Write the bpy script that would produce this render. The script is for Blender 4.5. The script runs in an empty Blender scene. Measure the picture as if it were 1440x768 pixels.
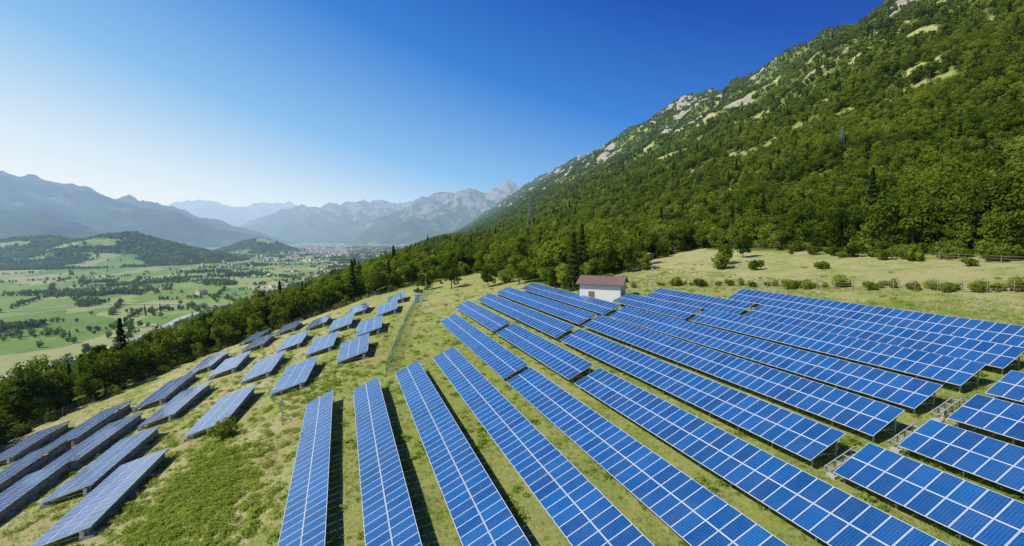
import bpy, math, random
import numpy as np
from mathutils import Vector
random.seed(7); rng=np.random.default_rng(11)
S=bpy.context.scene
# ------------------------------------------------------------------ noise / terrain
def vn(x,y,s=0):
    xi=np.floor(x); yi=np.floor(y); fx=x-xi; fy=y-yi
    fx=fx*fx*(3-2*fx); fy=fy*fy*(3-2*fy)
    def h(a,b):
        v=np.sin(a*127.1+b*311.7+s*74.7)*43758.5453
        return v-np.floor(v)
    return (h(xi,yi)*(1-fx)+h(xi+1,yi)*fx)*(1-fy)+(h(xi,yi+1)*(1-fx)+h(xi+1,yi+1)*fx)*fy
def fbm(x,y,s=0,o=4):
    t=0;a=.5;n=0
    for i in range(o):
        t=t+a*vn(x*2**i,y*2**i,s+i*3.3);n+=a;a*=.5
    return t/n
def ridged(x,y,s=0,o=5):
    t=0;a=.5;n=0
    for i in range(o):
        t=t+a*(1-np.abs(2*vn(x*2**i,y*2**i,s+i*5.1)-1));n+=a;a*=.5
    return t/n
def sstep(a,b,x):
    t=np.clip((x-a)/(b-a),0,1); return t*t*(3-2*t)
FLOOR=-110.
def XB(Y): return np.interp(Y,[-200,60,80,102,137,165,250,400],[-72,-59,-54,-48,-26,6,35,60])+.19*np.maximum(0,Y-400)
def XP(X,Y): return X-.19*np.maximum(0,Y-120)
PX=[-300,-60,0,60,112,200,400,700,1150,1500,4000]
PZ=[-75,-15,0,10.2,17.0,50,150,330,594,535,300]
def hills(X,Y):
    h=128*np.exp(-(((X+960)/330)**2+((Y-2757)/380)**2))
    h=np.maximum(h,112*np.exp(-(((X+1330)/300)**2+((Y-2950)/420)**2)))
    h=np.maximum(h,100*np.exp(-(((X+560)/200)**2+((Y-3964)/300)**2)))
    h=h*(.85+.3*fbm(X/150,Y/150,5))
    edge=1250+.1*np.maximum(0,Y-2500)
    f=210*sstep(0,1700,-X-edge)*(.7+.6*fbm(X/400,Y/400,8))
    return np.maximum(h,f)
def H(X,Y):
    X=np.asarray(X,float);Y=np.asarray(Y,float)
    xp=XP(X,Y); p=np.interp(xp,PX,PZ)
    far=1-sstep(6000,9000,Y)
    p=np.where(xp>112,17.+(p-17.)*far,p)
    r=np.clip((xp-125)/500,0,1)
    p=p+r*far*((fbm(X/380,Y/380,1)-.5)*190*np.clip(xp/900,.3,1)+(ridged(X/150,Y/150,2)-.6)*75)
    b=XB(Y); t=b-X
    pb=np.interp(XP(b,Y),PX,PZ)-.36*np.maximum(t,0)+(fbm(X/60,Y/60,4)-.5)*np.clip(t/10,0,1)*8
    z=np.where(t>0,pb,p)
    fl=FLOOR+(fbm(X/300,Y/300,6)-.5)*3
    d=np.clip((z-fl)/8,-30,30)
    z=np.where(z-fl>200,z,fl+8*np.log1p(np.exp(d)))
    z=z+hills(X,Y)
    z=z+(fbm(X/7,Y/7,9)-.5)*.35
    return z
ROAD=[(-420,300),(-330,480),(-262,640),(-236,760),(-238,917),(-184,1025),(-60,1230),(30,1500),(180,2300),(330,3200),(480,4500)]
def segdist(X,Y,pts):
    d=np.full(np.shape(X),1e9)
    for (ax,ay),(bx,by) in zip(pts[:-1],pts[1:]):
        vx,vy=bx-ax,by-ay
        t=np.clip(((X-ax)*vx+(Y-ay)*vy)/(vx*vx+vy*vy),0,1)
        d=np.minimum(d,np.hypot(X-ax-t*vx,Y-ay-t*vy))
    return d
HOUSES=[(-9,238),(-22,248),(41,425),(52,440),(28,455),(46,82)]
ROCKS=[(1381,1901,190,85),(1347,1296,110,80),(1300,1240,70,90),(1725,3273,240,90),(1240,1560,80,30),(1560,2500,160,55),(2100,4700,260,90),(1090,1900,60,22),(980,1350,50,18)]
CLR=[(445,306,14),(640,520,24),(330,260,8),(520,700,22),(900,900,26),(300,420,14)]
def rocky(X,Y):
    xp=XP(X,Y); m=np.zeros(np.shape(X),bool)
    for cx,cy,a,c in ROCKS:
        m|=((np.hypot((xp-XP(cx,cy))/c,(Y-cy)/a)<1)&(fbm(X/26,Y/26,41)>.41))
    m|=(xp>480)&(xp<1250)&(ridged(X/210,Y/210,44,4)>.78)&(fbm(X/30,Y/30,46)>.45)
    return m
def forest(X,Y):
    xp=XP(X,Y);b=XB(Y);t=b-X
    n=fbm(X/50,Y/50,21);n2=fbm(X/90,Y/90,23)
    f=np.zeros(np.shape(X),bool)
    f|=(t>3)&(X>b-350+90*(n-.5))
    m=(xp>104+24*(n-.5))
    mm=m&(fbm(X/24,Y/24,25)<.635+.13*(xp<170))
    for cx,cy,r in CLR: mm&=np.hypot((X-cx)/1.6,Y-cy)>r
    f|=mm
    mid=((X>46)&(Y>113+.6*(X-75)+14*(n-.5)))|((X<=46)&(X>b-5)&(Y>168+30*(n-.5)))
    f|=mid&(n2<.62)&~m
    hh=hills(X,Y)
    f|=(hh>9)&(fbm(X/170,Y/170,31)<.57)&(X<0)
    val=(X<b-300)
    f|=val&(hh<=9)&(fbm(X/110,Y/110,33)>.70)
    f&=segdist(X,Y,ROAD)>11
    for hx,hy in HOUSES: f&=np.hypot(X-hx,Y-hy)>11
    f&=~rocky(X,Y)
    return f
# ------------------------------------------------------------------ materials
def newmat(n):
    m=bpy.data.materials.new(n); m.use_nodes=True; m.node_tree.nodes.clear()
    try: m.cycles.emission_sampling='NONE'
    except: pass
    return m
class NT:
    def __init__(s,t): s.t=t
    def n(s,ty,**k):
        x=s.t.nodes.new(ty)
        for a,b in k.items(): setattr(x,a,b)
        return x
    def l(s,a,b): s.t.links.new(a,b)
    def math(s,op,a,b=None,clamp=False):
        x=s.n('ShaderNodeMath',operation=op,use_clamp=clamp)
        for i,v in enumerate((a,b)):
            if v is None: continue
            if isinstance(v,(int,float)): x.inputs[i].default_value=v
            else: s.l(v,x.inputs[i])
        return x.outputs[0]
    def mix(s,f,a,b,bt='MIX'):
        x=s.n('ShaderNodeMix',data_type='RGBA',blend_type=bt)
        for i,v in ((0,f),(6,a),(7,b)):
            if isinstance(v,(int,float)): x.inputs[i].default_value=v
            elif isinstance(v,tuple): x.inputs[i].default_value=(*v,1)
            else: s.l(v,x.inputs[i])
        return x.outputs[2]
    def ramp(s,f,pts):
        x=s.n('ShaderNodeValToRGB'); e=x.color_ramp.elements
        while len(e)<len(pts): e.new(.5)
        for i,(p,c) in enumerate(pts):
            e[i].position=p; e[i].color=(*c,1) if isinstance(c,tuple) else (c,c,c,1)
        s.l(f,x.inputs[0]); return x.outputs[0]
    def noise(s,v,sc,d=4,r=.55):
        x=s.n('ShaderNodeTexNoise'); x.inputs['Scale'].default_value=sc; x.inputs['Detail'].default_value=d; x.inputs['Roughness'].default_value=r
        if v is not None: s.l(v,x.inputs['Vector'])
        return x.outputs[0]
    def attr(s,n):
        x=s.n('ShaderNodeAttribute',attribute_name=n); return x
# aerial perspective as a function of distance from the site (world position)
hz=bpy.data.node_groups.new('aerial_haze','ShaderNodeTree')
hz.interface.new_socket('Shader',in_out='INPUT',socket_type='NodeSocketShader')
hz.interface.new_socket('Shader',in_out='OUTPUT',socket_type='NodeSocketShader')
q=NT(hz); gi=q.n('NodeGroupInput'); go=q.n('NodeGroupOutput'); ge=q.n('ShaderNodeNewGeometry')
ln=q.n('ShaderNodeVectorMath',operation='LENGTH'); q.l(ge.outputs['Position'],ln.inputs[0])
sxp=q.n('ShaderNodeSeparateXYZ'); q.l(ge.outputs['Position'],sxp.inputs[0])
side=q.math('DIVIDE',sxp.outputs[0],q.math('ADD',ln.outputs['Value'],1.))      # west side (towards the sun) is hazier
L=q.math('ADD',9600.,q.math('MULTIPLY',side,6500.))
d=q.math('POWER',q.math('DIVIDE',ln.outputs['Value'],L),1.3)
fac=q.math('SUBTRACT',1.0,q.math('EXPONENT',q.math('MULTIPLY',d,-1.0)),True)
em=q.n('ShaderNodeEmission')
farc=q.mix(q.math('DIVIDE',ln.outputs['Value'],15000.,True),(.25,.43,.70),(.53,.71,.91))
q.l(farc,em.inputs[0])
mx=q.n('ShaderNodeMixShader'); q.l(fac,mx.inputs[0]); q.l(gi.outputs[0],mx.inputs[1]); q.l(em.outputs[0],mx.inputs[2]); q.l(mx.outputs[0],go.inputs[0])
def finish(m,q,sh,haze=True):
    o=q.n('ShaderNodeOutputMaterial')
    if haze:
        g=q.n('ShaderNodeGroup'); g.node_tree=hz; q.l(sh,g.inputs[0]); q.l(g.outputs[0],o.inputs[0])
    else: q.l(sh,o.inputs[0])
def simple(n,col,rough=.7,metal=0.,var=.15,sc=3.,bump=0.,haze=False):
    m=newmat(n);q=NT(m.node_tree);g=q.n('ShaderNodeNewGeometry')
    nz=q.noise(g.outputs['Position'],sc,5)
    c=q.mix(nz,tuple(x*(1-var) for x in col),tuple(min(1,x*(1+var)) for x in col))
    b=q.n('ShaderNodeBsdfPrincipled'); q.l(c,b.inputs['Base Color']); b.inputs['Roughness'].default_value=rough; b.inputs['Metallic'].default_value=metal
    if bump:
        bp=q.n('ShaderNodeBump'); bp.inputs['Strength'].default_value=bump; bp.inputs['Distance'].default_value=.05; q.l(nz,bp.inputs['Height']); q.l(bp.outputs[0],b.inputs['Normal'])
    finish(m,q,b.outputs[0],haze); return m
def ground_mat():
    m=newmat('ground_grass_and_fields');q=NT(m.node_tree);g=q.n('ShaderNodeNewGeometry');P=g.outputs['Position']
    n2=q.noise(P,.30,8,.68);n3=q.noise(P,3.2,6,.8);n0=q.noise(P,.045,5,.6)
    gr=q.ramp(n2,[(.33,(.105,.185,.020)),(.48,(.175,.25,.030)),(.64,(.28,.31,.06))])
    gr=q.mix(q.ramp(n3,[(.38,.0),(.66,.75)]),gr,(.32,.34,.10))
    gr=q.mix(q.ramp(n3,[(.28,.8),(.43,.0)]),gr,(.06,.11,.015))
    dryn=q.ramp(q.math('ADD',q.math('MULTIPLY',q.noise(P,.2,8,.75),.75),q.math('MULTIPLY',n0,.3)),[(.41,0.),(.57,1.)])
    dry=q.attr('dry').outputs['Fac']
    gr=q.mix(q.math('MULTIPLY',dryn,dry),gr,q.mix(q.ramp(n3,[(.3,0.),(.7,1.)]),(.31,.29,.11),(.56,.50,.27)))
    soil=q.ramp(q.noise(P,.42,8,.8),[(.56,0.),(.65,1.)])
    soil=q.math('MAXIMUM',q.math('MULTIPLY',soil,.6),q.math('MULTIPLY',q.attr('track').outputs['Fac'],q.ramp(n3,[(.35,.15),(.6,.8)])))
    gr=q.mix(soil,gr,(.35,.25,.12))
    mp=q.n('ShaderNodeMapping'); q.l(P,mp.inputs[0]); mp.inputs['Rotation'].default_value=(0,0,.35); mp.inputs['Scale'].default_value=(.011,.0042,0)
    nzv=q.n('ShaderNodeTexNoise'); nzv.inputs['Scale'].default_value=.004; q.l(P,nzv.inputs['Vector'])
    vm=q.n('ShaderNodeVectorMath',operation='MULTIPLY_ADD'); q.l(nzv.outputs['Color'],vm.inputs[0]); vm.inputs[1].default_value=(.9,.9,0); q.l(mp.outputs[0],vm.inputs[2])
    vo=q.n('ShaderNodeTexVoronoi',distance='CHEBYCHEV'); vo.inputs['Scale'].default_value=1; vo.inputs['Randomness'].default_value=.8; q.l(vm.outputs[0],vo.inputs['Vector'])
    sp=q.n('ShaderNodeSeparateColor'); q.l(vo.outputs['Color'],sp.inputs[0])
    fc=q.ramp(sp.outputs[0],[(0,(.15,.25,.045)),(.25,(.20,.31,.07)),(.45,(.11,.20,.035)),(.62,(.26,.34,.09)),(.8,(.37,.36,.16)),(1,(.46,.40,.23))])
    fc=q.mix(.35,fc,q.ramp(q.noise(P,.02,7,.65),[(.35,(.12,.20,.045)),(.65,(.29,.35,.11))]))
    gr=q.mix(q.attr('valley').outputs['Fac'],gr,fc)
    fo=q.ramp(q.noise(P,.08,6,.7),[(.35,(.05,.09,.012)),(.65,(.16,.20,.035))])
    gr=q.mix(q.attr('forest').outputs['Fac'],gr,fo)
    rk=q.ramp(q.noise(P,.08,8,.75),[(.3,(.16,.15,.12)),(.5,(.34,.315,.25)),(.7,(.47,.44,.36))])
    gr=q.mix(q.attr('rock').outputs['Fac'],gr,rk)
    b=q.n('ShaderNodeBsdfPrincipled'); q.l(gr,b.inputs['Base Color']); b.inputs['Roughness'].default_value=.95; b.inputs['Specular IOR Level'].default_value=.05
    bp=q.n('ShaderNodeBump'); bp.inputs['Strength'].default_value=.85; bp.inputs['Distance'].default_value=.25
    hh=q.math('ADD',n3,q.math('MULTIPLY',n2,2.)); q.l(hh,bp.inputs['Height']); q.l(bp.outputs[0],b.inputs['Normal'])
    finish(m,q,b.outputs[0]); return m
def leafmat(n,dark,light,bs=.014,bk=2.1,off=.10):
    m=newmat(n);q=NT(m.node_tree)
    oi=q.n('ShaderNodeObjectInfo'); a=q.attr('tone').outputs['Fac']
    g=q.n('ShaderNodeNewGeometry')
    big=q.noise(g.outputs['Position'],bs,6,.62)
    f=q.math('ADD',q.math('MULTIPLY',a,.4),q.math('MULTIPLY',oi.outputs['Random'],.55))
    f=q.math('ADD',q.math('ADD',f,off),q.math('MULTIPLY',q.math('SUBTRACT',big,.5),bk),True)
    c=q.mix(f,dark,light)
    d=q.n('ShaderNodeBsdfDiffuse'); t=q.n('ShaderNodeBsdfTranslucent'); q.l(c,d.inputs[0]); 
    c2=q.mix(1.,c,(1.3,1.35,.5),'MULTIPLY'); q.l(c2,t.inputs[0])
    x=q.n('ShaderNodeMixShader'); x.inputs[0].default_value=.42; q.l(d.outputs[0],x.inputs[1]); q.l(t.outputs[0],x.inputs[2])
    finish(m,q,x.outputs[0]); return m
def glassmat(name,dust_sheen0,dust_sheen1):
    m=newmat(name);q=NT(m.node_tree)
    uv=q.n('ShaderNodeUVMap'); sx=q.n('ShaderNodeSeparateXYZ'); q.l(uv.outputs[0],sx.inputs[0])
    def line(s,k,w):
        f=q.math('FRACT',q.math('MULTIPLY',s,k)); f=q.math('ABSOLUTE',q.math('SUBTRACT',f,.5)); return q.math('GREATER_THAN',f,.5-w)
    L=q.math('MAXIMUM',line(sx.outputs[0],6.,.022),line(sx.outputs[1],10.,.022))
    bus=line(q.math('ADD',sx.outputs[0],1/24.),12.,.03)
    g=q.n('ShaderNodeNewGeometry'); vo=q.n('ShaderNodeTexVoronoi'); vo.inputs['Scale'].default_value=14; q.l(g.outputs['Position'],vo.inputs['Vector'])
    sp=q.n('ShaderNodeSeparateColor'); q.l(vo.outputs['Color'],sp.inputs[0])
    tone=q.attr('tone').outputs['Fac']
    f=q.math('ADD',q.math('MULTIPLY',sp.outputs[0],.25),q.math('MULTIPLY',tone,.75))
    c=q.mix(f,(.001,.036,.145),(.003,.092,.30))
    c=q.mix(q.math('MULTIPLY',bus,.15),c,(.1,.35,.6))
    c=q.mix(q.math('MULTIPLY',L,.45),c,(.22,.45,.70))
    dn=q.ramp(q.noise(g.outputs['Position'],.5,5,.65),[(.35,dust_sheen0),(.75,dust_sheen1)])  # thin dust on the main rows; sky sheen painted in on the left tables
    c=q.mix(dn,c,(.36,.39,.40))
    b=q.n('ShaderNodeBsdfPrincipled'); q.l(c,b.inputs['Base Color']); b.inputs['Roughness'].default_value=.10; b.inputs['IOR'].default_value=1.5
    finish(m,q,b.outputs[0],False); return m
M_ground=ground_mat()
M_leafA=leafmat('leaves_broad',(.028,.060,.006),(.20,.26,.028))
M_leafB=leafmat('leaves_conifer',(.018,.044,.008),(.09,.14,.024))
M_leafC=leafmat('leaves_light',(.07,.12,.010),(.28,.32,.05))
M_weed=leafmat('weed_leaves',(.11,.19,.018),(.34,.40,.07),.4,.6,.15)
M_bark=simple('bark',(.12,.09,.065),.95,sc=8,var=.4)
M_glass=glassmat('solar_cell_glass',0.,.06)
M_glass2=glassmat('painted_sheen_cell_glass',.16,.38)  # left tables: grazing sky reflection painted into the colour as pale grey
M_alu=simple('aluminium_frame',(.78,.80,.82),.35,.2,.06)
M_back=simple('panel_backsheet',(.50,.51,.52),.6)
M_steel=simple('galvanised_steel',(.42,.43,.43),.5,.4)
M_conc=simple('concrete',(.40,.38,.34),.9,var=.25,sc=2,bump=.4)
M_white=simple('white_render',(.66,.65,.61),.85,var=.12,sc=1.2)
M_roof=simple('brown_roof_sheet',(.19,.12,.10),.6,var=.25,sc=2)
M_tile=simple('terracotta_tiles',(.42,.17,.09),.8,var=.3,sc=1,haze=True)
M_tileg=simple('weathered_roof_tiles',(.30,.20,.16),.8,var=.3,sc=1,haze=True)
M_wallf=simple('house_walls',(.62,.59,.52),.9,var=.2,sc=.05,haze=True)
M_stone=simple('stone_wall',(.34,.31,.27),.95,var=.4,sc=1.5,bump=.6)
M_dark=simple('dark_opening',(.03,.03,.035),.3)
M_green=simple('green_wire',(.06,.17,.10),.5)
M_wood=simple('fence_wood',(.25,.20,.15),.9,var=.3)
M_road=simple('road_asphalt',(.42,.41,.39),.9,var=.1,sc=.2,haze=True)
M_galv=simple('pylon_steel',(.22,.27,.24),.5,.4,haze=True)
# ------------------------------------------------------------------ mesh builder
class MB:
    def __init__(s): s.v=[];s.f=[];s.m=[];s.uv={};s.mats=[];s.t=[]
    def mi(s,m):
        if m not in s.mats: s.mats.append(m)
        return s.mats.index(m)
    def face(s,pts,m,uv=None,tone=.5):
        i=len(s.v); s.v+= [tuple(p) for p in pts]; s.f.append(tuple(range(i,i+len(pts)))); s.m.append(s.mi(m)); s.t.append(tone)
        if uv: s.uv[len(s.f)-1]=uv
    def obox(s,o,a,b,c,m):
        o,a,b,c=map(Vector,(o,a,b,c)); i=len(s.v)
        for k in range(8): s.v.append(tuple(o+a*(k&1)+b*((k>>1)&1)+c*((k>>2)&1)))
        for f in ((0,2,3,1),(4,5,7,6),(0,1,5,4),(2,6,7,3),(0,4,6,2),(1,3,7,5)):
            s.f.append(tuple(i+j for j in f)); s.m.append(s.mi(m)); s.t.append(.5)
    def beam(s,p,q,w,m,w2=None):
        p,q=Vector(p),Vector(q); d=(q-p).normalized(); up=Vector((0,0,1)) if abs(d.z)<.9 else Vector((0,1,0))
        a=d.cross(up).normalized()*w; b=d.cross(a).normalized()*(w2 or w)
        s.obox(p-a/2-b/2,a,b,q-p,m)
    def cyl(s,p,q,r0,r1,m,n=8):
        p,q=Vector(p),Vector(q); d=(q-p).normalized(); up=Vector((0,0,1)) if abs(d.z)<.9 else Vector((0,1,0))
        a=d.cross(up).normalized(); b=d.cross(a); i=len(s.v)
        for k in range(n):
            an=2*math.pi*k/n; u=a*math.cos(an)+b*math.sin(an); s.v.append(tuple(p+u*r0)); s.v.append(tuple(q+u*r1))
        for k in range(n):
            j=(k+1)%n; s.f.append((i+2*k,i+2*k+1,i+2*j+1,i+2*j)); s.m.append(s.mi(m)); s.t.append(.5)
        s.f.append(tuple(i+2*k+1 for k in range(n))); s.m.append(s.mi(m)); s.t.append(.5)
    def obj(s,name,link=True,origin=None):
        me=bpy.data.meshes.new(name); 
        v=s.v
        if origin is not None:
            o=origin; v=[(a-o[0],b-o[1],c-o[2]) for a,b,c in v]
        me.from_pydata(v,[],s.f)
        for m in s.mats: me.materials.append(m)
        me.polygons.foreach_set('material_index',s.m)
        at=me.attributes.new('tone','FLOAT','FACE'); at.data.foreach_set('value',s.t)
        if s.uv:
            u=me.uv_layers.new(name='UVMap')
            for fi,uvs in s.uv.items():
                st=me.polygons[fi].loop_start
                for k,c in enumerate(uvs): u.data[st+k].uv=c
        me.update(); ob=bpy.data.objects.new(name,me)
        if origin is not None: ob.location=origin
        if link: S.collection.objects.link(ob)
        return ob
def hz1(x,y): return float(H(np.array([x]),np.array([y]))[0])
# ------------------------------------------------------------------ ground
def geo(a,b,s0,s1):
    out=[a];x=a;L=abs(b-a);sg=1 if b>a else -1
    while abs(x-a)<L:
        f=abs(x-a)/L; x+=sg*(s0+(s1-s0)*f); out.append(x)
    return out[1:]
xs=sorted(set(geo(-400,-9500,8,260)+[-400]+list(np.arange(-394,-76,6.))+list(np.arange(-76,130,1.5))+list(np.arange(130,2800,14.))+geo(2800,6500,30,300)))
ys=sorted(set(geo(-40,-1800,4,120)+list(np.arange(-40,170,1.8))+list(np.arange(170,700,8.))+geo(700,8000,9,50)+geo(8000,17000,60,500)))
xs=np.array(xs);ys=np.array(ys);nx,ny=len(xs),len(ys)
GX,GY=np.meshgrid(xs,ys); GZ=H(GX,GY)
rk=rocky(GX,GY).astype(float)
GZ=GZ+rk*(ridged(GX/30,GY/30,47)-.4)*18
co=np.stack([GX,GY,GZ],-1).reshape(-1,3)
me=bpy.data.meshes.new('ground')
me.vertices.add(nx*ny); me.vertices.foreach_set('co',co.ravel())
I,J=np.meshgrid(np.arange(nx-1),np.arange(ny-1)); a=(J*nx+I).ravel()
F=np.stack([a,a+1,a+1+nx,a+nx],-1)
me.loops.add(F.size); me.polygons.add(len(F)); me.loops.foreach_set('vertex_index',F.ravel())
me.polygons.foreach_set('loop_start',np.arange(0,F.size,4)); me.polygons.foreach_set('use_smooth',np.ones(len(F),bool))
me.update(calc_edges=True)
def att(me,n,v):
    x=me.attributes.new(n,'FLOAT','POINT'); x.data.foreach_set('value',np.asarray(v,np.float32).ravel())
fo=forest(GX,GY).astype(float)
att(me,'forest',fo*(1-rk)); att(me,'rock',rk)
att(me,'valley',sstep(280,320,XB(GY)-GX)); 
TR=[(-10,20),(-8.5,50),(-4,70),(5,80),(12,92),(19,112),(27,128),(38,138)]
TR2=[(-30,52),(-22,62),(-12,69),(-4,70)]
tk=np.minimum(segdist(GX,GY,TR),segdist(GX,GY,TR2))
att(me,'track',np.clip(1-np.abs(tk-1.1)/1.3,0,1)*(fbm(GX/9,GY/9,61)>.38))
att(me,'dry',np.clip(sstep(3,-12,GX)*.75+.33+.5*sstep(58,72,GX)+.3*sstep(75,110,GY),0,1))
me.materials.append(M_ground); go_=bpy.data.objects.new('ground',me); S.collection.objects.link(go_)
# ------------------------------------------------------------------ distant mountains
def rangemat():
    m=newmat('mountain_rock_and_forest');q=NT(m.node_tree);g=q.n('ShaderNodeNewGeometry');P=g.outputs['Position']
    nz=q.noise(P,.004,8,.65); sx=q.n('ShaderNodeSeparateXYZ'); q.l(P,sx.inputs[0]); sn=q.n('ShaderNodeSeparateXYZ'); q.l(g.outputs['Normal'],sn.inputs[0])
    fo=q.ramp(nz,[(.35,(.03,.06,.02)),(.6,(.075,.12,.035)),(.7,(.16,.19,.08))])
    rk=q.ramp(q.noise(P,.012,8,.7),[(.3,(.10,.10,.09)),(.65,(.31,.295,.26))])
    f=q.math('ADD',q.math('MULTIPLY',sx.outputs[2],1/1000.),q.math('MULTIPLY',q.math('SUBTRACT',nz,.5),2.8))
    f=q.math('ADD',f,q.math('MULTIPLY',q.math('SUBTRACT',.8,sn.outputs[2]),1.3))
    c=q.mix(q.ramp(f,[(.42,0.),(.60,1.)]),fo,rk)
    b=q.n('ShaderNodeBsdfDiffuse'); q.l(c,b.inputs[0])
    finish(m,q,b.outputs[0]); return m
M_range=rangemat()
def rng_mesh(name,pts,slope,res,amp,ns,seed,wid):
    P=[(math.sin(math.radians(b))*r,math.cos(math.radians(b))*r,20+e*r) for b,r,e in pts]
    A=np.array(P); x0,y0=A[:,0].min()-wid,A[:,1].min()-wid; x1,y1=A[:,0].max()+wid,A[:,1].max()+wid
    X,Y=np.meshgrid(np.arange(x0,x1,res),np.arange(y0,y1,res))
    wx=X+(fbm(X/900,Y/900,seed+7)-.5)*900; wy=Y+(fbm(X/900,Y/900,seed+9)-.5)*900
    Z=np.full(X.shape,-1e9)
    for a,b in zip(A[:-1],A[1:]):
        v=b-a; t=np.clip(((wx-a[0])*v[0]+(wy-a[1])*v[1])/(v[0]**2+v[1]**2),0,1)
        dd=np.hypot(wx-a[0]-t*v[0],wy-a[1]-t*v[1])
        Z=np.maximum(Z,a[2]+t*v[2]-slope*dd**.96)
    k=np.clip((Z+110)/500,0,1)
    Z=Z+(ridged(X/ns,Y/ns,seed)-.62)*amp*k+(ridged(X/210,Y/210,seed+2,4)-.6)*amp*.42*k
    ny,nx=X.shape; keep=Z>-135
    a=(np.arange(ny-1)[:,None]*nx+np.arange(nx-1)[None]).ravel()
    F=np.stack([a,a+1,a+1+nx,a+nx],-1); kk=keep.ravel(); F=F[kk[F].any(1)]
    used=np.unique(F); mp=-np.ones(nx*ny,int); mp[used]=np.arange(len(used)); F=mp[F]
    me=bpy.data.meshes.new(name); me.vertices.add(len(used)); me.vertices.foreach_set('co',np.stack([X,Y,Z],-1).reshape(-1,3)[used].ravel())
    me.loops.add(F.size); me.polygons.add(len(F)); me.loops.foreach_set('vertex_index',F.ravel()); me.polygons.foreach_set('loop_start',np.arange(0,F.size,4))
    me.update(calc_edges=True); me.materials.append(M_range)
    o=bpy.data.objects.new(name,me); S.collection.objects.link(o)
rng_mesh('mountain_range',[(-55,7800,.11),(-40,7800,.105),(-31,7800,.098),(-26.9,7800,.088),(-22.6,8100,.070),(-17.7,8500,.048),(-14.5,8800,.024),(-12.5,9000,.0)],.40,45,340,1000,3,2600)
rng_mesh('mountain_range',[(-45,5200,.04),(-33,5200,.036),(-27,5300,.030),(-22,5500,.016),(-18,5700,-.01)],.32,40,160,700,15,1600)
rng_mesh('mountain_range',[(-30,15500,.062),(-20,15500,.050),(-16,15500,.046),(-12.1,15500,.055),(-9,15500,.046),(-5.7,15500,.054),(-2.9,15500,.048),(1,16000,.03),(6,16000,.04),(12,16000,.04)],.38,80,480,1700,5,3500)
rng_mesh('mountain_range',[(-11,11500,.0),(-8.5,11300,.024),(-6,11200,.038),(-4,11000,.044),(-1,11000,.048),(2.2,11000,.064),(4,11000,.056),(6,11000,.058),(8,10800,.036),(9.5,10500,.02)],.42,50,420,1100,8,2600)
rng_mesh('mountain_range',[(8.2,8800,.005),(9.5,9000,.038),(10.8,9000,.056),(12.4,9200,.072),(14.5,9200,.087),(16.4,9300,.095),(20.1,9400,.096),(26,9500,.09)],.50,36,470,800,12,2400)
# ------------------------------------------------------------------ trees
def card(mb,c,nrm,s,mat,tone):
    n=Vector(nrm).normalized(); u=n.orthogonal().normalized(); v=n.cross(u); a=random.random()*6.28
    u,v=u*math.cos(a)+v*math.sin(a),v*math.cos(a)-u*math.sin(a); c=Vector(c)
    mb.face([c-u*s-v*s*.5,c+u*s*.2-v*s*.9,c+u*s+v*s*.3,c-u*s*.1+v*s],mat,tone=tone)
def rv():
    while True:
        v=Vector((random.uniform(-1,1),random.uniform(-1,1),random.uniform(-1,1)))
        if .05<v.length<1: return v
def tree(name,seed,h,R,n,s,mat,kind='b'):
    random.seed(seed); mb=MB(); th=h*.3
    mb.cyl((0,0,-.6),(0,0,th),h*.022,h*.016,M_bark,7); top=Vector((random.uniform(-.3,.3),random.uniform(-.3,.3),h*.8)); mb.cyl((0,0,th),top,h*.016,h*.005,M_bark,6)
    if kind=='b':
        K=22; cl=[]
        for k in range(K):
            v=rv(); zc=h*.53+v.z*h*.40; rr=R*(1-.25*abs(v.z)); c=Vector((v.x*rr*.95,v.y*rr*.95,zc)); cl.append((c,random.uniform(.28,.5)*R,random.random()))
            if k<8: mb.cyl((0,0,th*random.uniform(.7,1.3)),c,h*.009,h*.003,M_bark,5)
        for k in range(n):
            c,r,t=random.choice(cl); v=rv().normalized(); v.z=v.z*.8+.1; p=c+v*r*random.uniform(.6,1.05)
            card(mb,p,v+rv()*.7+Vector((0,0,.3)),s*random.uniform(.6,1.2),mat,min(1,max(0,t*.7+random.random()*.3)))
    else:
        for k in range(n):
            f=random.random()**.8; z=h*(.06+.94*f); whorl=.75+.25*math.sin(z*6); r=R*(1-f)*whorl*random.uniform(.5,1.05)+.1; a=random.random()*6.28
            card(mb,(math.cos(a)*r,math.sin(a)*r,z-r*.25),Vector((math.cos(a)*.5,math.sin(a)*.5,1))+rv()*.6,s*random.uniform(.6,1.1),mat,random.random())
        for k in range(14):
            z=h*(.15+.05*k); a=k*2.4; mb.cyl((0,0,z),(math.cos(a)*R*(1-z/h)*.9,math.sin(a)*R*(1-z/h)*.9,z-.3),h*.006,h*.002,M_bark,4)
    return mb
C_near=bpy.data.collections.new('woodland_trees'); C_far=bpy.data.collections.new('forest_trees'); C_clump=bpy.data.collections.new('forest_clumps'); C_bush=bpy.data.collections.new('shrubs'); C_weed=bpy.data.collections.new('weeds'); C_grass=bpy.data.collections.new('grass_tufts')
def addc(mb,name,coll):
    o=mb.obj(name,link=False); coll.objects.link(o)
for i,(h,R,m,k) in enumerate([(9,3.6,M_leafA,'b'),(11,4.0,M_leafA,'b'),(8,3.3,M_leafC,'b'),(10,3.2,M_leafA,'b'),(12,2.6,M_leafB,'c')]):
    addc(tree('t',i+1,h,R,2200,.24,m,k),'near_%d'%i,C_near)
for i,(h,R,m,k) in enumerate([(9,3.8,M_leafA,'b'),(10,4.0,M_leafA,'b'),(8,3.4,M_leafC,'b'),(10,3.4,M_leafA,'b'),(12,2.6,M_leafB,'c')]):
    addc(tree('t',i+21,h,R,520,.50,m,k),'mid_%d'%i,C_far)
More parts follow.
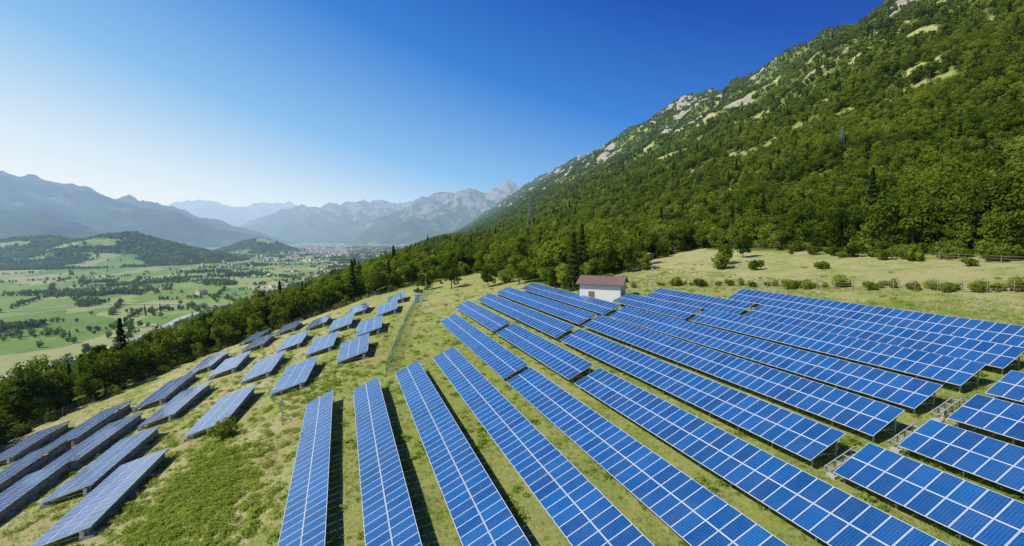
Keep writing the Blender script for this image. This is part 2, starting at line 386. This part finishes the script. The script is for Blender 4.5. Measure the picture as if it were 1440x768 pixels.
for i,(h,R,m,k) in enumerate([(10,8,M_leafA,'b'),(12,9,M_leafA,'b'),(11,8,M_leafB,'b'),(10,8,M_leafA,'b'),(10,8,M_leafC,'b')]):
    addc(tree('t',i+41,h,R,420,1.1,m,k),'far_%d'%i,C_clump)
def bush(seed,R,h,n,s,mat):
    random.seed(seed); mb=MB()
    for k in range(6):
        a=random.random()*6.28; mb.cyl((0,0,-.2),(math.cos(a)*R*.6,math.sin(a)*R*.6,h*.7),.05,.015,M_bark,5)
    cl=[(Vector((random.uniform(-.6,.6)*R,random.uniform(-.6,.6)*R,random.uniform(.25,.75)*h)),random.uniform(.3,.5)*R,random.random()) for _ in range(10)]
    for k in range(n):
        c,r,t=random.choice(cl); v=rv().normalized(); p=c+v*r*random.uniform(.6,1.05); p.z=max(.05,p.z)
        card(mb,p,v+rv()*.7,s*random.uniform(.6,1.2),mat,t*.7+random.random()*.3)
    return mb
for i,(R,h,m) in enumerate([(1.4,1.5,M_leafA),(1.1,1.1,M_leafC),(1.7,2.0,M_leafC)]): addc(bush(60+i,R,h,700,.14,m),'shrub_%d'%i,C_bush)
for i in range(3):
    random.seed(90+i); mb=MB()
    for k in range(90):
        a=random.random()*6.28; r=random.random()**.6*.6; card(mb,(math.cos(a)*r,math.sin(a)*r,random.uniform(.03,.38)*(1.1-r)),Vector((0,0,1.6))+rv(),random.uniform(.05,.1),M_weed,random.random())
    addc(mb,'weed_%d'%i,C_weed)
M_blade=leafmat('grass_blades',(.14,.22,.02),(.40,.43,.13),.3,.8)
for i in range(4):
    random.seed(80+i); mb=MB()
    for k in range(26):
        a=random.random()*6.28; x,y=random.gauss(0,.16),random.gauss(0,.16); hh=random.uniform(.08,.26); l=random.uniform(.03,.16); w=.018
        px,py=-math.sin(a)*w,math.cos(a)*w
        mb.face([(x-px,y-py,-.03),(x+px,y+py,-.03),(x+math.cos(a)*l+px*.3,y+math.sin(a)*l+py*.3,hh),(x+math.cos(a)*l-px*.3,y+math.sin(a)*l-py*.3,hh)],M_blade,tone=random.random())
    addc(mb,'tuft_%d'%i,C_grass)
def scatter(name,X,Y,sc,idx,coll,dz=0.):
    N=len(X); Z=H(X,Y)+dz
    me=bpy.data.meshes.new(name); me.vertices.add(N); me.vertices.foreach_set('co',np.stack([X,Y,Z],-1).ravel().astype(np.float32))
    att(me,'rz',rng.random(N)*6.28); att(me,'sc',sc)
    ia=me.attributes.new('ix','INT','POINT'); ia.data.foreach_set('value',np.asarray(idx,np.int32))
    ob=bpy.data.objects.new(name,me); S.collection.objects.link(ob)
    ng=bpy.data.node_groups.new(name,'GeometryNodeTree'); ng.interface.new_socket('Geometry',in_out='INPUT',socket_type='NodeSocketGeometry'); ng.interface.new_socket('Geometry',in_out='OUTPUT',socket_type='NodeSocketGeometry')
    q=NT(ng); gi=q.n('NodeGroupInput'); go=q.n('NodeGroupOutput'); ip=q.n('GeometryNodeInstanceOnPoints'); ci=q.n('GeometryNodeCollectionInfo')
    ci.inputs['Collection'].default_value=coll; ci.inputs['Separate Children'].default_value=True; ci.inputs['Reset Children'].default_value=True
    def na(n,t):
        x=q.n('GeometryNodeInputNamedAttribute',data_type=t); x.inputs['Name'].default_value=n; return x.outputs['Attribute']
    cx=q.n('ShaderNodeCombineXYZ'); q.l(na('rz','FLOAT'),cx.inputs[2])
    q.l(gi.outputs[0],ip.inputs['Points']); q.l(ci.outputs[0],ip.inputs['Instance']); ip.inputs['Pick Instance'].default_value=True
    q.l(na('ix','INT'),ip.inputs['Instance Index']); q.l(cx.outputs[0],ip.inputs['Rotation']); q.l(na('sc','FLOAT'),ip.inputs['Scale']); q.l(ip.outputs[0],go.inputs[0])
    md=ob.modifiers.new('scatter','NODES'); md.node_group=ng
def jgrid(x0,x1,y0,y1,s):
    X,Y=np.meshgrid(np.arange(x0,x1,s),np.arange(y0,y1,s)); X=X+rng.uniform(-.5,.5,X.shape)*s*.95; Y=Y+rng.uniform(-.5,.5,Y.shape)*s*.95
    return X.ravel(),Y.ravel()
def pick(X,p):
    return rng.choice(len(p),len(X),p=p)
def sel(X,Y,r0,r1,b0=-38,b1=85):
    r=np.hypot(X,Y); b=np.degrees(np.arctan2(X,Y)); k=(r>=r0)&(r<r1)&(b>b0)&(b<b1); X,Y=X[k],Y[k]
    k=forest(X,Y); return X[k],Y[k]
X,Y=jgrid(-420,620,-60,620,4.7); X,Y=sel(X,Y,60,560,-75,100)
sc=rng.uniform(.40,1.12,len(X))*(1+.9*(fbm(X/45,Y/45,71)-.5)); sc*=np.where((XP(X,Y)>95)&(XP(X,Y)<150),1.2,1.)*np.where(X<XB(Y)-6,1.08,1.)
scatter('woodland_trees',X,Y,sc,pick(X,[.27,.25,.24,.2,.04]),C_near)
X,Y=jgrid(-1500,2500,-400,2700,6.8); X,Y=sel(X,Y,560,2600); k=XP(X,Y)<1300; X,Y=X[k],Y[k]
scatter('mountain_forest',X,Y,rng.uniform(.35,1.25,len(X))*(1+.9*(fbm(X/60,Y/60,72)-.5)),pick(X,[.25,.23,.25,.20,.07]),C_far)
X,Y=jgrid(-2600,3400,600,8500,15.); X,Y=sel(X,Y,2600,8500); k=(XP(X,Y)<1300)&((XP(X,Y)>60)|(np.hypot(X,Y)<5200)); X,Y=X[k],Y[k]
scatter('distant_forest',X,Y,rng.uniform(.6,1.25,len(X)),pick(X,[.3,.27,.13,.22,.08]),C_clump)
hx,hy=[],[]
for _ in range(190):
    r=rng.uniform(450,3600); b=math.radians(rng.uniform(-32,4)); cx,cy=math.sin(b)*r,math.cos(b)*r
    if cx>XB(cy)-350: continue
    an=.35+rng.choice([0,math.pi/2])+rng.normal(0,.12); L=rng.uniform(30,260); n=int(L/6)
    for t in np.linspace(-.5,.5,n):
        if rng.random()<.8: hx.append(cx+math.sin(-an)*L*t+rng.normal(0,2)); hy.append(cy+math.cos(an)*L*t+rng.normal(0,2))
for _ in range(260):
    r=rng.uniform(450,3000); b=math.radians(rng.uniform(-32,0)); hx.append(math.sin(b)*r); hy.append(math.cos(b)*r)
hx=np.array(hx);hy=np.array(hy);k=(segdist(hx,hy,ROAD)>10)&(hx<XB(hy)-320);hx,hy=hx[k],hy[k]
scatter('hedgerow_trees',hx,hy,rng.uniform(.5,1.15,len(hx)),pick(hx,[.3,.3,.15,.2,.05]),C_far)
sx_,sy_=[],[]
def along(pts,step,w,p=1.):
    for (ax,ay),(bx,by) in zip(pts[:-1],pts[1:]):
        L=math.hypot(bx-ax,by-ay)
        for t in np.arange(0,1,step/L):
            if rng.random()<p: sx_.append(ax+(bx-ax)*t+rng.normal(0,w)); sy_.append(ay+(by-ay)*t+rng.normal(0,w))
along([(48,92),(62,79),(81,36),(98,-5)],.8,.6,.6)
along([(104,-10),(104,60),(115,140),(98,133),(75,117),(52,116)],.45,2.8,.9)
along([(-66,60),(-58,80),(-51,102),(-28,137),(3,165),(20,175)],1.0,1.5,.9)
along([(24,150),(30,175),(46,182)],1.5,3,.8)
X=np.array(sx_);Y=np.array(sy_)
scatter('shrubs',X,Y,rng.uniform(.3,.95,len(X))*np.where(X>96,1.7,1.),pick(X,[.35,.35,.3]),C_bush)
sx_,sy_=[],[]
for x,y,n,w in [(-12.7,48,520,2.3),(-13,55,240,2.0),(-9,42,180,2.4),(-3,72,120,2.5),(-20,65,300,6),(-14,38,180,2.8),(-8,90,300,12),(0,60,300,14),(30,60,900,28),(20,40,500,22)]:
    for _ in range(n): sx_.append(x+rng.normal(0,w)); sy_.append(y+rng.normal(0,w*1.9))
X=np.array(sx_);Y=np.array(sy_)
scatter('weeds',X,Y,rng.uniform(.3,1.2,len(X)),pick(X,[.34,.33,.33]),C_weed)
for x,y,sc,ci,nm in [(78,88,1.9,2,'bush'),(80,80,1.3,0,'bush'),(-13.2,63.0,1.1,2,'bush'),(86,70,1.2,1,'bush'),(42,128,1.8,2,'bush'),(96,52,.9,0,'bush')]:
    o=bpy.data.objects.new(nm,list(C_bush.objects)[ci].data); o.location=(x,y,hz1(x,y)); o.scale=(sc,)*3; o.rotation_euler=(0,0,x); S.collection.objects.link(o)
for x,y,sc,ci in [(83,92,.55,0),(66,106,.95,1),(60,112,.9,3),(54,108,.7,2),(50,118,.9,0),(43,120,.8,1),(37,128,.7,0),(-160,470,1.2,0),(92,96,.6,3),(73,112,.9,0),(30,142,.8,1),(24,152,.7,3),(57,104,.5,2),(47,112,.6,3),(70,104,.6,2)]:
    o=bpy.data.objects.new('broadleaf_tree',list(C_near.objects)[ci].data); o.location=(x,y,hz1(x,y)); o.scale=(sc,)*3; o.rotation_euler=(0,0,x); S.collection.objects.link(o)
X,Y=jgrid(-60,75,14,120,.5); k=(rng.random(len(X))<np.clip(1.1-Y/130,.2,1))&(fbm(X/4,Y/4,51)+rng.normal(0,.08,len(X))>.44); X,Y=X[k],Y[k]
scatter('grass',X,Y,rng.uniform(.35,1.1,len(X)),pick(X,[.25]*4),C_grass)
# ------------------------------------------------------------------ solar arrays
MW,MH=1.0,1.65
def table(cx,cy,L,yaw,rows=2,base='post',low=.75,tilt=25,rise=0.,glass=None):
    glass=glass or M_glass
    TILT=math.radians(tilt+random.uniform(-.9,.9)); low+=random.uniform(-.05,.05); tb=random.uniform(0,.25)
    a=math.radians(yaw); dx,dy=math.sin(a),math.cos(a)
    n=max(2,int(round(L/(MW+.02)))); L=n*(MW+.02)
    z0=hz1(cx-dx*L/2,cy-dy*L/2); z1=hz1(cx+dx*L/2,cy+dy*L/2)+rise
    o=Vector((cx-dx*L/2,cy-dy*L/2,z0+low)); u=Vector((dx*L,dy*L,z1-z0)).normalized()
    c0=Vector((dy,-dx,0)); v=(c0*math.cos(TILT)+Vector((0,0,math.sin(TILT)))).normalized(); w=v.cross(u).normalized()
    if w.z<0: w=-w
    mb=MB()
    for i in range(n):
        for j in range(rows):
            p=o+u*(i*(MW+.02))+v*(j*(MH+.025))+w*random.uniform(-.006,.006)
            mb.obox(p,u*MW,v*MH,w*.04,M_alu)
            e=.026; g=p+w*.043; k1,k2=random.uniform(-.0025,.0025),random.uniform(-.0025,.0025)
            pts=[g+u*e+v*e-w*(k1+k2)*.4,g+u*(MW-e)+v*e+w*k1*.4,g+u*(MW-e)+v*(MH-e)+w*(k1+k2)*.4,g+u*e+v*(MH-e)+w*k2*.4]
            if (pts[1]-pts[0]).cross(pts[3]-pts[0]).dot(w)<0: pts=[pts[0],pts[3],pts[2],pts[1]]; uv=[(0,0),(0,1),(1,1),(1,0)]
            else: uv=[(0,0),(1,0),(1,1),(0,1)]
            mb.face(pts,glass,uv,tone=tb+.75*random.random())
            bk=[p+u*e+v*e-w*.003,p+u*(MW-e)+v*e-w*.003,p+u*(MW-e)+v*(MH-e)-w*.003,p+u*e+v*(MH-e)-w*.003]
            mb.face(bk,M_back)
    W=rows*(MH+.025)
    for s in (.35,1.3,W-1.3,W-.35): mb.beam(o+v*s-w*.05+u*.05,o+v*s-w*.05+u*(L-.05),.07,M_steel,.06)
    k=max(2,int(L/3.0)+1)
    for i in range(k):
        t=.35+(L-.7)*i/(k-1); b=o+u*t
        mb.beam(b+v*.15-w*.14,b+v*(W-.15)-w*.14,.07,M_steel,.10)
        for s in (.55,W-.5):
            p=b+v*s-w*.18; zg=hz1(p.x,p.y); mb.beam((p.x,p.y,zg-.3),p,.09,M_steel)
            if base=='block': mb.obox((p.x-.5,p.y-.35,zg-.3),(1.0,0,0),(0,.7,0),(0,0,.55),M_conc)
        e2=b+v*(W-.5)
        mb.beam(b+v*.7-w*.2,(e2.x,e2.y,hz1(e2.x,e2.y)+.3),.05,M_steel)
    if base=='block':
        p=o+v*(W-.9); q2=p+u*L
        zA=hz1(p.x,p.y);zB=hz1(q2.x,q2.y)
        mb.obox((p.x,p.y,zA-.4),(q2.x-p.x,q2.y-p.y,zB-zA),(dy*.3,-dx*.3,0),(0,0,1.25),M_conc)
    mb.obj('solar_panel_array',origin=tuple(o))
random.seed(5)
rows={-4.4:[(-12,63.3)],.95:[(-12,63.2)],6.3:[(-12,66)],11.7:[(-12,68.4)],17.1:[(-12,51.8),(53,91.5)],22.6:[(-12,45.8),(47.2,74),(75,104)],
 28.1:[(-12,21.3),(22.8,62),(63,106)],33.6:[(-12,21.2),(22.8,66),(67,110)],39.1:[(-12,22.1),(23.7,68),(69,108)],44.6:[(-12,22.7),(24.0,56),(57,76)],50.0:[(-12,23),(24.2,52),(53,74)],55.5:[(-12,24),(25,61)]}
for x,ss in rows.items():
    for y0,y1 in ss: table(x,(y0+y1)/2,y1-y0,0)
for x,y in [(29.0,22.0),(34.5,21.9),(40.0,22.8)]:
    z=hz1(x,y); mb=MB()
    for k in range(4):
        xx=x-.5+k*.7; mb.obox((xx,y-.35,z-.2),(.35,0,0),(0,.6,0),(0,0,.35),M_conc)
        mb.beam((xx+.17,y-.15,z),(xx+.17,y-.15,z+.55+.26*k),.06,M_steel); mb.beam((xx+.17,y+.35,z),(xx+.17,y+.35,z+.55+.26*k),.06,M_steel)
        mb.beam((xx+.17,y-.3,z+.52+.26*k),(xx+.17,y+.45,z+.52+.26*k),.06,M_steel)
    for dy_ in (-.15,.35): mb.beam((x-.5,y+dy_,z+.48),(x+2.,y+dy_,z+1.42),.07,M_steel)
    mb.obox((x+.3,y-.05,z+.3),(.35,0,0),(0,.16,0),(0,0,.4),M_conc)
    mb.obj('mounting_rack',origin=(x,y,z))
left=[(-17.5,73,12.5,7,.5),(-24,56,14.5,8,.3),(-28,67,14.5,8,.3),(-33.5,78,14,8,.3),(-38.3,89,13,8,.3),(-26,85.5,13,8,.4),(-31,98,13,8,.4),
 (-36,65,12,8,.3),(-41,76,12,8,.3),(-46,89,11,8,.3),(-44,62,12,8,.3),(-9.2,79.5,11.5,6,.6),(-15.2,93,11,6,.5),(-22.5,104,10.5,6,.5),(-.8,85.5,10,6,.6),(-6.0,97.5,10.5,6,.5),(-12.0,109,9.5,6,.5),(-20,121,10,6,.5),
 (-23,136,10,8,.5),(2.6,102,10,6,.6),(-2.6,114,10,6,.5),(-15,134,10,6,.5),(-7.8,127,10,6,.5),(1.4,131,11,6,.5),(7.6,121,11,6,.5),(11.5,138,10,6,.5),(-28,113,10,8,.5)]
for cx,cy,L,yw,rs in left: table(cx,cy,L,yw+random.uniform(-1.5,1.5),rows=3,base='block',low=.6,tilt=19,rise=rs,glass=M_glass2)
# ------------------------------------------------------------------ fences, poles
def fence(name,pts,h,mat,pm,step=2.5,wires=6,wt=.03):
    mb=MB(); P=[]
    for (ax,ay),(bx,by) in zip(pts[:-1],pts[1:]):
        n=max(1,int(math.hypot(bx-ax,by-ay)/step))
        for i in range(n): P.append((ax+(bx-ax)*i/n,ay+(by-ay)*i/n))
    P.append(pts[-1]); Q=[(x,y,hz1(x,y)) for x,y in P]
    for x,y,z in Q: mb.beam((x,y,z-.3),(x,y,z+h),.08,pm)
    for a,b in zip(Q[:-1],Q[1:]):
        for k in range(wires):
            zz=h*(k+.6)/wires; mb.beam((a[0],a[1],a[2]+zz),(b[0],b[1],b[2]+zz),wt,mat)
    return mb.obj(name,origin=Q[0])
fence('wire_fence',[(5.3,68),(6.5,74),(9,86),(13,105),(16.5,120),(20,134),(26,150)],2.0,M_green,M_green,2.0,9,.025)
fence('wire_fence',[(48,93),(60.5,80),(79,38),(96,-5)],1.6,M_wood,M_wood,2.4,4,.025)
fence('wire_fence',[(-63,45),(-58,70),(-54,86),(-48,103),(-25,142),(6,163),(24,160)],1.6,M_wood,M_wood,2.6,4,.025)
fence('meadow_fence',[(100,-10),(100,50),(106,100),(113,135)],1.3,M_wood,M_wood,3.,3,.04)
def pole(x,y,h,nm='lamp_post',r=.08,arm=True):
    z=hz1(x,y); mb=MB(); mb.cyl((x,y,z-.2),(x,y,z+h),r,r*.6,M_steel,10); mb.cyl((x,y,z-.1),(x,y,z+.25),r*2.2,r*1.6,M_conc,10)
    if arm:
        mb.beam((x,y,z+h-.1),(x-.7,y,z+h),.06,M_alu); mb.obox((x-1.0,y-.14,z+h-.05),(.45,0,0),(0,.28,0),(0,0,.12),M_alu)
        mb.obox((x-.12,y-.12,z+h*.6),(.24,0,0),(0,.2,0),(0,0,.4),M_back)
    mb.obj(nm,origin=(x,y,z))
pole(53,76.5,7.6,r=.06); pole(-6.9,61,4.2,'camera_pole',.07); pole(21,132,6.5); pole(47,150,9,'utility_pole',.12,False); pole(-30,139,5,'camera_pole',.05)
# ------------------------------------------------------------------ buildings
def empty(n,loc):
    e=bpy.data.objects.new(n,None); e.location=loc; S.collection.objects.link(e); return e
def house(name,x,y,W,D,h,rh,yaw,mw,mr,wins=2,ov=.5):
    z=hz1(x,y)-.3; e=empty(name,(x,y,z)); e.rotation_euler=(0,0,math.radians(yaw))
    def child(mb,n):
        o=mb.obj(n); o.parent=e
    w,d=W/2,D/2
    mb=MB(); mb.obox((-w,-d,-2),(W,0,0),(0,D,0),(0,0,h+2),mw)
    for sx in (-w,w): mb.face([(sx,-d,h),(sx,d,h),(sx,0,h+rh)],mw)
    child(mb,'walls')
    mb=MB()
    for s in (-1,1):
        p=Vector((-w-ov,s*(d+ov),h-rh*ov/d+.03)); r=Vector((-w-ov,0,h+rh+.03)); mb.obox(p,(W+2*ov,0,0),r-p,(0,0,.12),mr)
        for k in range(int(W/.5)): 
            t=(k+.5)*.5-.1; mb.beam(p+Vector((t,0,.14)),r+Vector((t,0,.14)),.05,mr)
    mb.beam((-w-ov,0,h+rh+.16),(w+ov,0,h+rh+.16),.25,mr,.12)
    child(mb,'roof')
    mb=MB()
    mb.obox((-w*.55,-d-.05,-.1),(1.1,0,0),(0,.08,0),(0,0,2.2),M_roof); child(mb,'door')
    mb=MB()
    for k in range(wins):
        t=-w*.1+k*(w*.9/max(1,wins-.5)); mb.obox((t,-d-.04,1.2),(.9,0,0),(0,.06,0),(0,0,1.),M_dark); mb.obox((t-.1,-d-.08,1.1),(1.1,0,0),(0,.1,0),(0,0,.1),M_conc)
    mb.obox((-w-.04,-.5,1.3),(.06,0,0),(0,1.,0),(0,0,.9),M_dark); mb.obox((w-.02,-.5,1.3),(.06,0,0),(0,1.,0),(0,0,.9),M_dark)
    child(mb,'windows')
house('utility_hut',46,82,7.5,5,3.6,1.0,-42,M_white,M_roof,0,.6)
house('stone_house',-9,238,12,8,4,2,20,M_wallf,M_stone,3)
house('stone_house',-22,248,9,7,3.5,1.8,35,M_stone,M_stone,2)
house('farmhouse',41,425,14,9,6,2.6,10,M_wallf,M_tile,3)
house('farmhouse',52,440,12,8,5,2.4,50,M_wallf,M_tile,3)
house('farmhouse',28,455,13,8,5,2.4,-20,M_wallf,M_tile,3)
x,y=17,126; z=hz1(x,y); mb=MB(); mb.obox((x,y,z-.1),(2.4,0,0),(0,1.6,0),(0,0,.25),M_conc); mb.obox((x+.1,y+.1,z+.15),(2.2,0,0),(0,1.4,0),(0,0,1.9),M_back)
mb.obox((x,y,z+2.05),(2.4,0,0),(0,1.6,0),(0,0,.1),M_steel); mb.obox((x+.2,y+.06,z+.3),(.95,0,0),(0,.05,0),(0,0,1.6),M_alu); mb.obox((x+1.25,y+.06,z+.3),(.95,0,0),(0,.05,0),(0,0,1.6),M_alu); mb.obj('distribution_cabinet',origin=(x,y,z))
def town(name,n,f,k=1.):
    mb=MB(); random.seed(3)
    for _ in range(n):
        x,y=f(); z=hz1(x,y)-1; a=random.random()*3.1; W,D,h=random.uniform(9,22)*k,random.uniform(8,13)*k,random.uniform(5,11)*k; u=Vector((math.cos(a),math.sin(a),0));v=Vector((-u.y,u.x,0)); o=Vector((x,y,z))
        mb.obox(o,u*W,v*D,(0,0,h),M_wallf); t=Vector((0,0,h+.02)); r=Vector((0,0,D*.25)); mr=random.choice([M_tile,M_tileg,M_tileg])
        A=o+t-u*.5-v*.6; B=A+u*(W+1); Cc=A+v*(D+1.2); Dd=B+v*(D+1.2); m1=(A+Cc)/2+r; m2=(B+Dd)/2+r
        mb.face([A,B,m2,m1],mr); mb.face([Cc,m1,m2,Dd],mr); mb.face([A,m1,Cc],M_wallf); mb.face([B,Dd,m2],M_wallf)
    mb.obj(name)
def ft():
    r=random.uniform(2600,6500); b=math.radians(random.gauss(-.8,4.4)+(6000-r)/3300*1.)
    x,y=math.sin(b)*r,math.cos(b)*r
    return (x,y) if x<XB(y)-120 and hills(np.array([x]),np.array([y]))[0]<15 and vn(x/260,y/260,77)>.45 else ft()
town('town',820,ft,1.3)
def fv():
    while True:
        r=random.uniform(900,3600); b=math.radians(random.uniform(-14,8)); x,y=math.sin(b)*r,math.cos(b)*r
        if x<XB(y)-330: return x,y
town('village_houses',90,fv)
# ------------------------------------------------------------------ road
mb=MB(); 
def strip(mb,pts,w,dz,mat):
    P=[]
    for (ax,ay),(bx,by) in zip(pts[:-1],pts[1:]):
        n=max(1,int(math.hypot(bx-ax,by-ay)/12))
        for i in range(n): P.append((ax+(bx-ax)*i/n,ay+(by-ay)*i/n))
    P.append(pts[-1]); A=np.array(P)
    for _ in range(12): A[1:-1]=(A[:-2]+2*A[1:-1]+A[2:])/4
    T=np.gradient(A,axis=0); T/=np.hypot(T[:,0],T[:,1])[:,None]; N=np.stack([T[:,1],-T[:,0]],-1)
    L=A-N*w/2;R=A+N*w/2; zc=H(A[:,0],A[:,1])+dz
    for i in range(len(A)-1):
        mb.face([(L[i][0],L[i][1],zc[i]),(R[i][0],R[i][1],zc[i]),(R[i+1][0],R[i+1][1],zc[i+1]),(L[i+1][0],L[i+1][1],zc[i+1])],mat)
strip(mb,ROAD,12,.9,M_road); mb.obj('valley_road')
mb=MB(); strip(mb,[(-900,900),(-640,1010),(-420,1120),(-184,1025)],6,.8,M_road); strip(mb,[(-700,1600),(-400,1650),(-100,1800),(90,1900)],6,.8,M_road); mb.obj('country_lane')
# ------------------------------------------------------------------ pylons
def pylon(x,y,h,yaw=0,k_=1.):
    z=hz1(x,y); mb=MB(); b=h*.07; t=h*.015
    lv=[0,.2,.38,.54,.68,.8,.9,1.]; W=lambda f: b+(t-b)*f
    c=[(-1,-1),(1,-1),(1,1),(-1,1)]
    for f0,f1 in zip(lv[:-1],lv[1:]):
        for k in range(4):
            a=c[k];d=c[(k+1)%4]
            p=lambda s,f:(s[0]*W(f),s[1]*W(f),f*h)
            mb.beam(p(a,f0),p(a,f1),.14*k_,M_galv); mb.beam(p(a,f0),p(d,f1),.07*k_,M_galv); mb.beam(p(d,f0),p(a,f1),.07*k_,M_galv); mb.beam(p(a,f1),p(d,f1),.07*k_,M_galv)
    for f,l in ((.72,.13),(.83,.11),(.94,.08)):
        for s in (-1,1):
            mb.beam((0,0,h*f+.8),(s*l*h,0,h*f),.12*k_,M_galv); mb.beam((0,0,h*f-.6),(s*l*h,0,h*f),.12*k_,M_galv); mb.beam((s*l*h,0,h*f),(s*l*h,0,h*f-1.2),.12*k_,M_galv)
    o=mb.obj('electricity_pylon'); o.location=(x,y,z-.5); o.rotation_euler=(0,0,math.radians(yaw))
pylon(168,440,38,-10,1.3); pylon(216,169,17,-10,.6)
# ------------------------------------------------------------------ camera, light, sky
cam=bpy.data.cameras.new('camera'); co_=bpy.data.objects.new('camera',cam); S.collection.objects.link(co_); S.camera=co_
cam.sensor_width=36; cam.lens=17.5; cam.clip_start=.5; cam.clip_end=60000
co_.location=(0,0,20); co_.rotation_euler=(math.radians(90-4.4),0,math.radians(-18.9))
sd=Vector((-1,-.02,1.1)).normalized()
su=bpy.data.lights.new('sun','SUN'); so=bpy.data.objects.new('sun',su); S.collection.objects.link(so); su.energy=5.; su.angle=math.radians(.5); su.color=(1,.95,.86)
so.rotation_euler=(-sd).to_track_quat('-Z','Y').to_euler()
w=bpy.data.worlds.new('World'); S.world=w; w.use_nodes=True; q=NT(w.node_tree); q.t.nodes.clear()
sk=q.n('ShaderNodeTexSky',sky_type='NISHITA'); sk.sun_disc=False; sk.sun_elevation=math.asin(sd.z); sk.sun_rotation=math.atan2(sd.x,sd.y); sk.air_density=1.; sk.dust_density=.4; sk.ozone_density=3.; sk.altitude=300
bg=q.n('ShaderNodeBackground'); bg.inputs[1].default_value=.11; q.l(sk.outputs[0],bg.inputs[0])
tc=q.n('ShaderNodeTexCoord'); sx=q.n('ShaderNodeSeparateXYZ'); q.l(tc.outputs['Generated'],sx.inputs[0])
e=q.math('MAXIMUM',sx.outputs[2],0.); el=q.math('MULTIPLY',q.math('POWER',q.math('DIVIDE',e,.407),.75),.60)
t=q.math('ADD',el,q.math('MULTIPLY',sx.outputs[0],.40),True)
rp=q.ramp(t,[(0,(.90,.96,1.0)),(.12,(.72,.87,.98)),(.32,(.27,.56,.90)),(.58,(.038,.23,.72)),(.80,(.004,.082,.47)),(1,(.001,.040,.30))])
b2=q.n('ShaderNodeBackground'); q.l(rp,b2.inputs[0]); b2.inputs[1].default_value=1.
ms=q.n('ShaderNodeMixShader'); ms.inputs[0].default_value=.88; q.l(bg.outputs[0],ms.inputs[1]); q.l(b2.outputs[0],ms.inputs[2])
o=q.n('ShaderNodeOutputWorld'); q.l(ms.outputs[0],o.inputs[0])
S.view_settings.view_transform='Standard'; S.view_settings.look='None'; S.view_settings.exposure=0
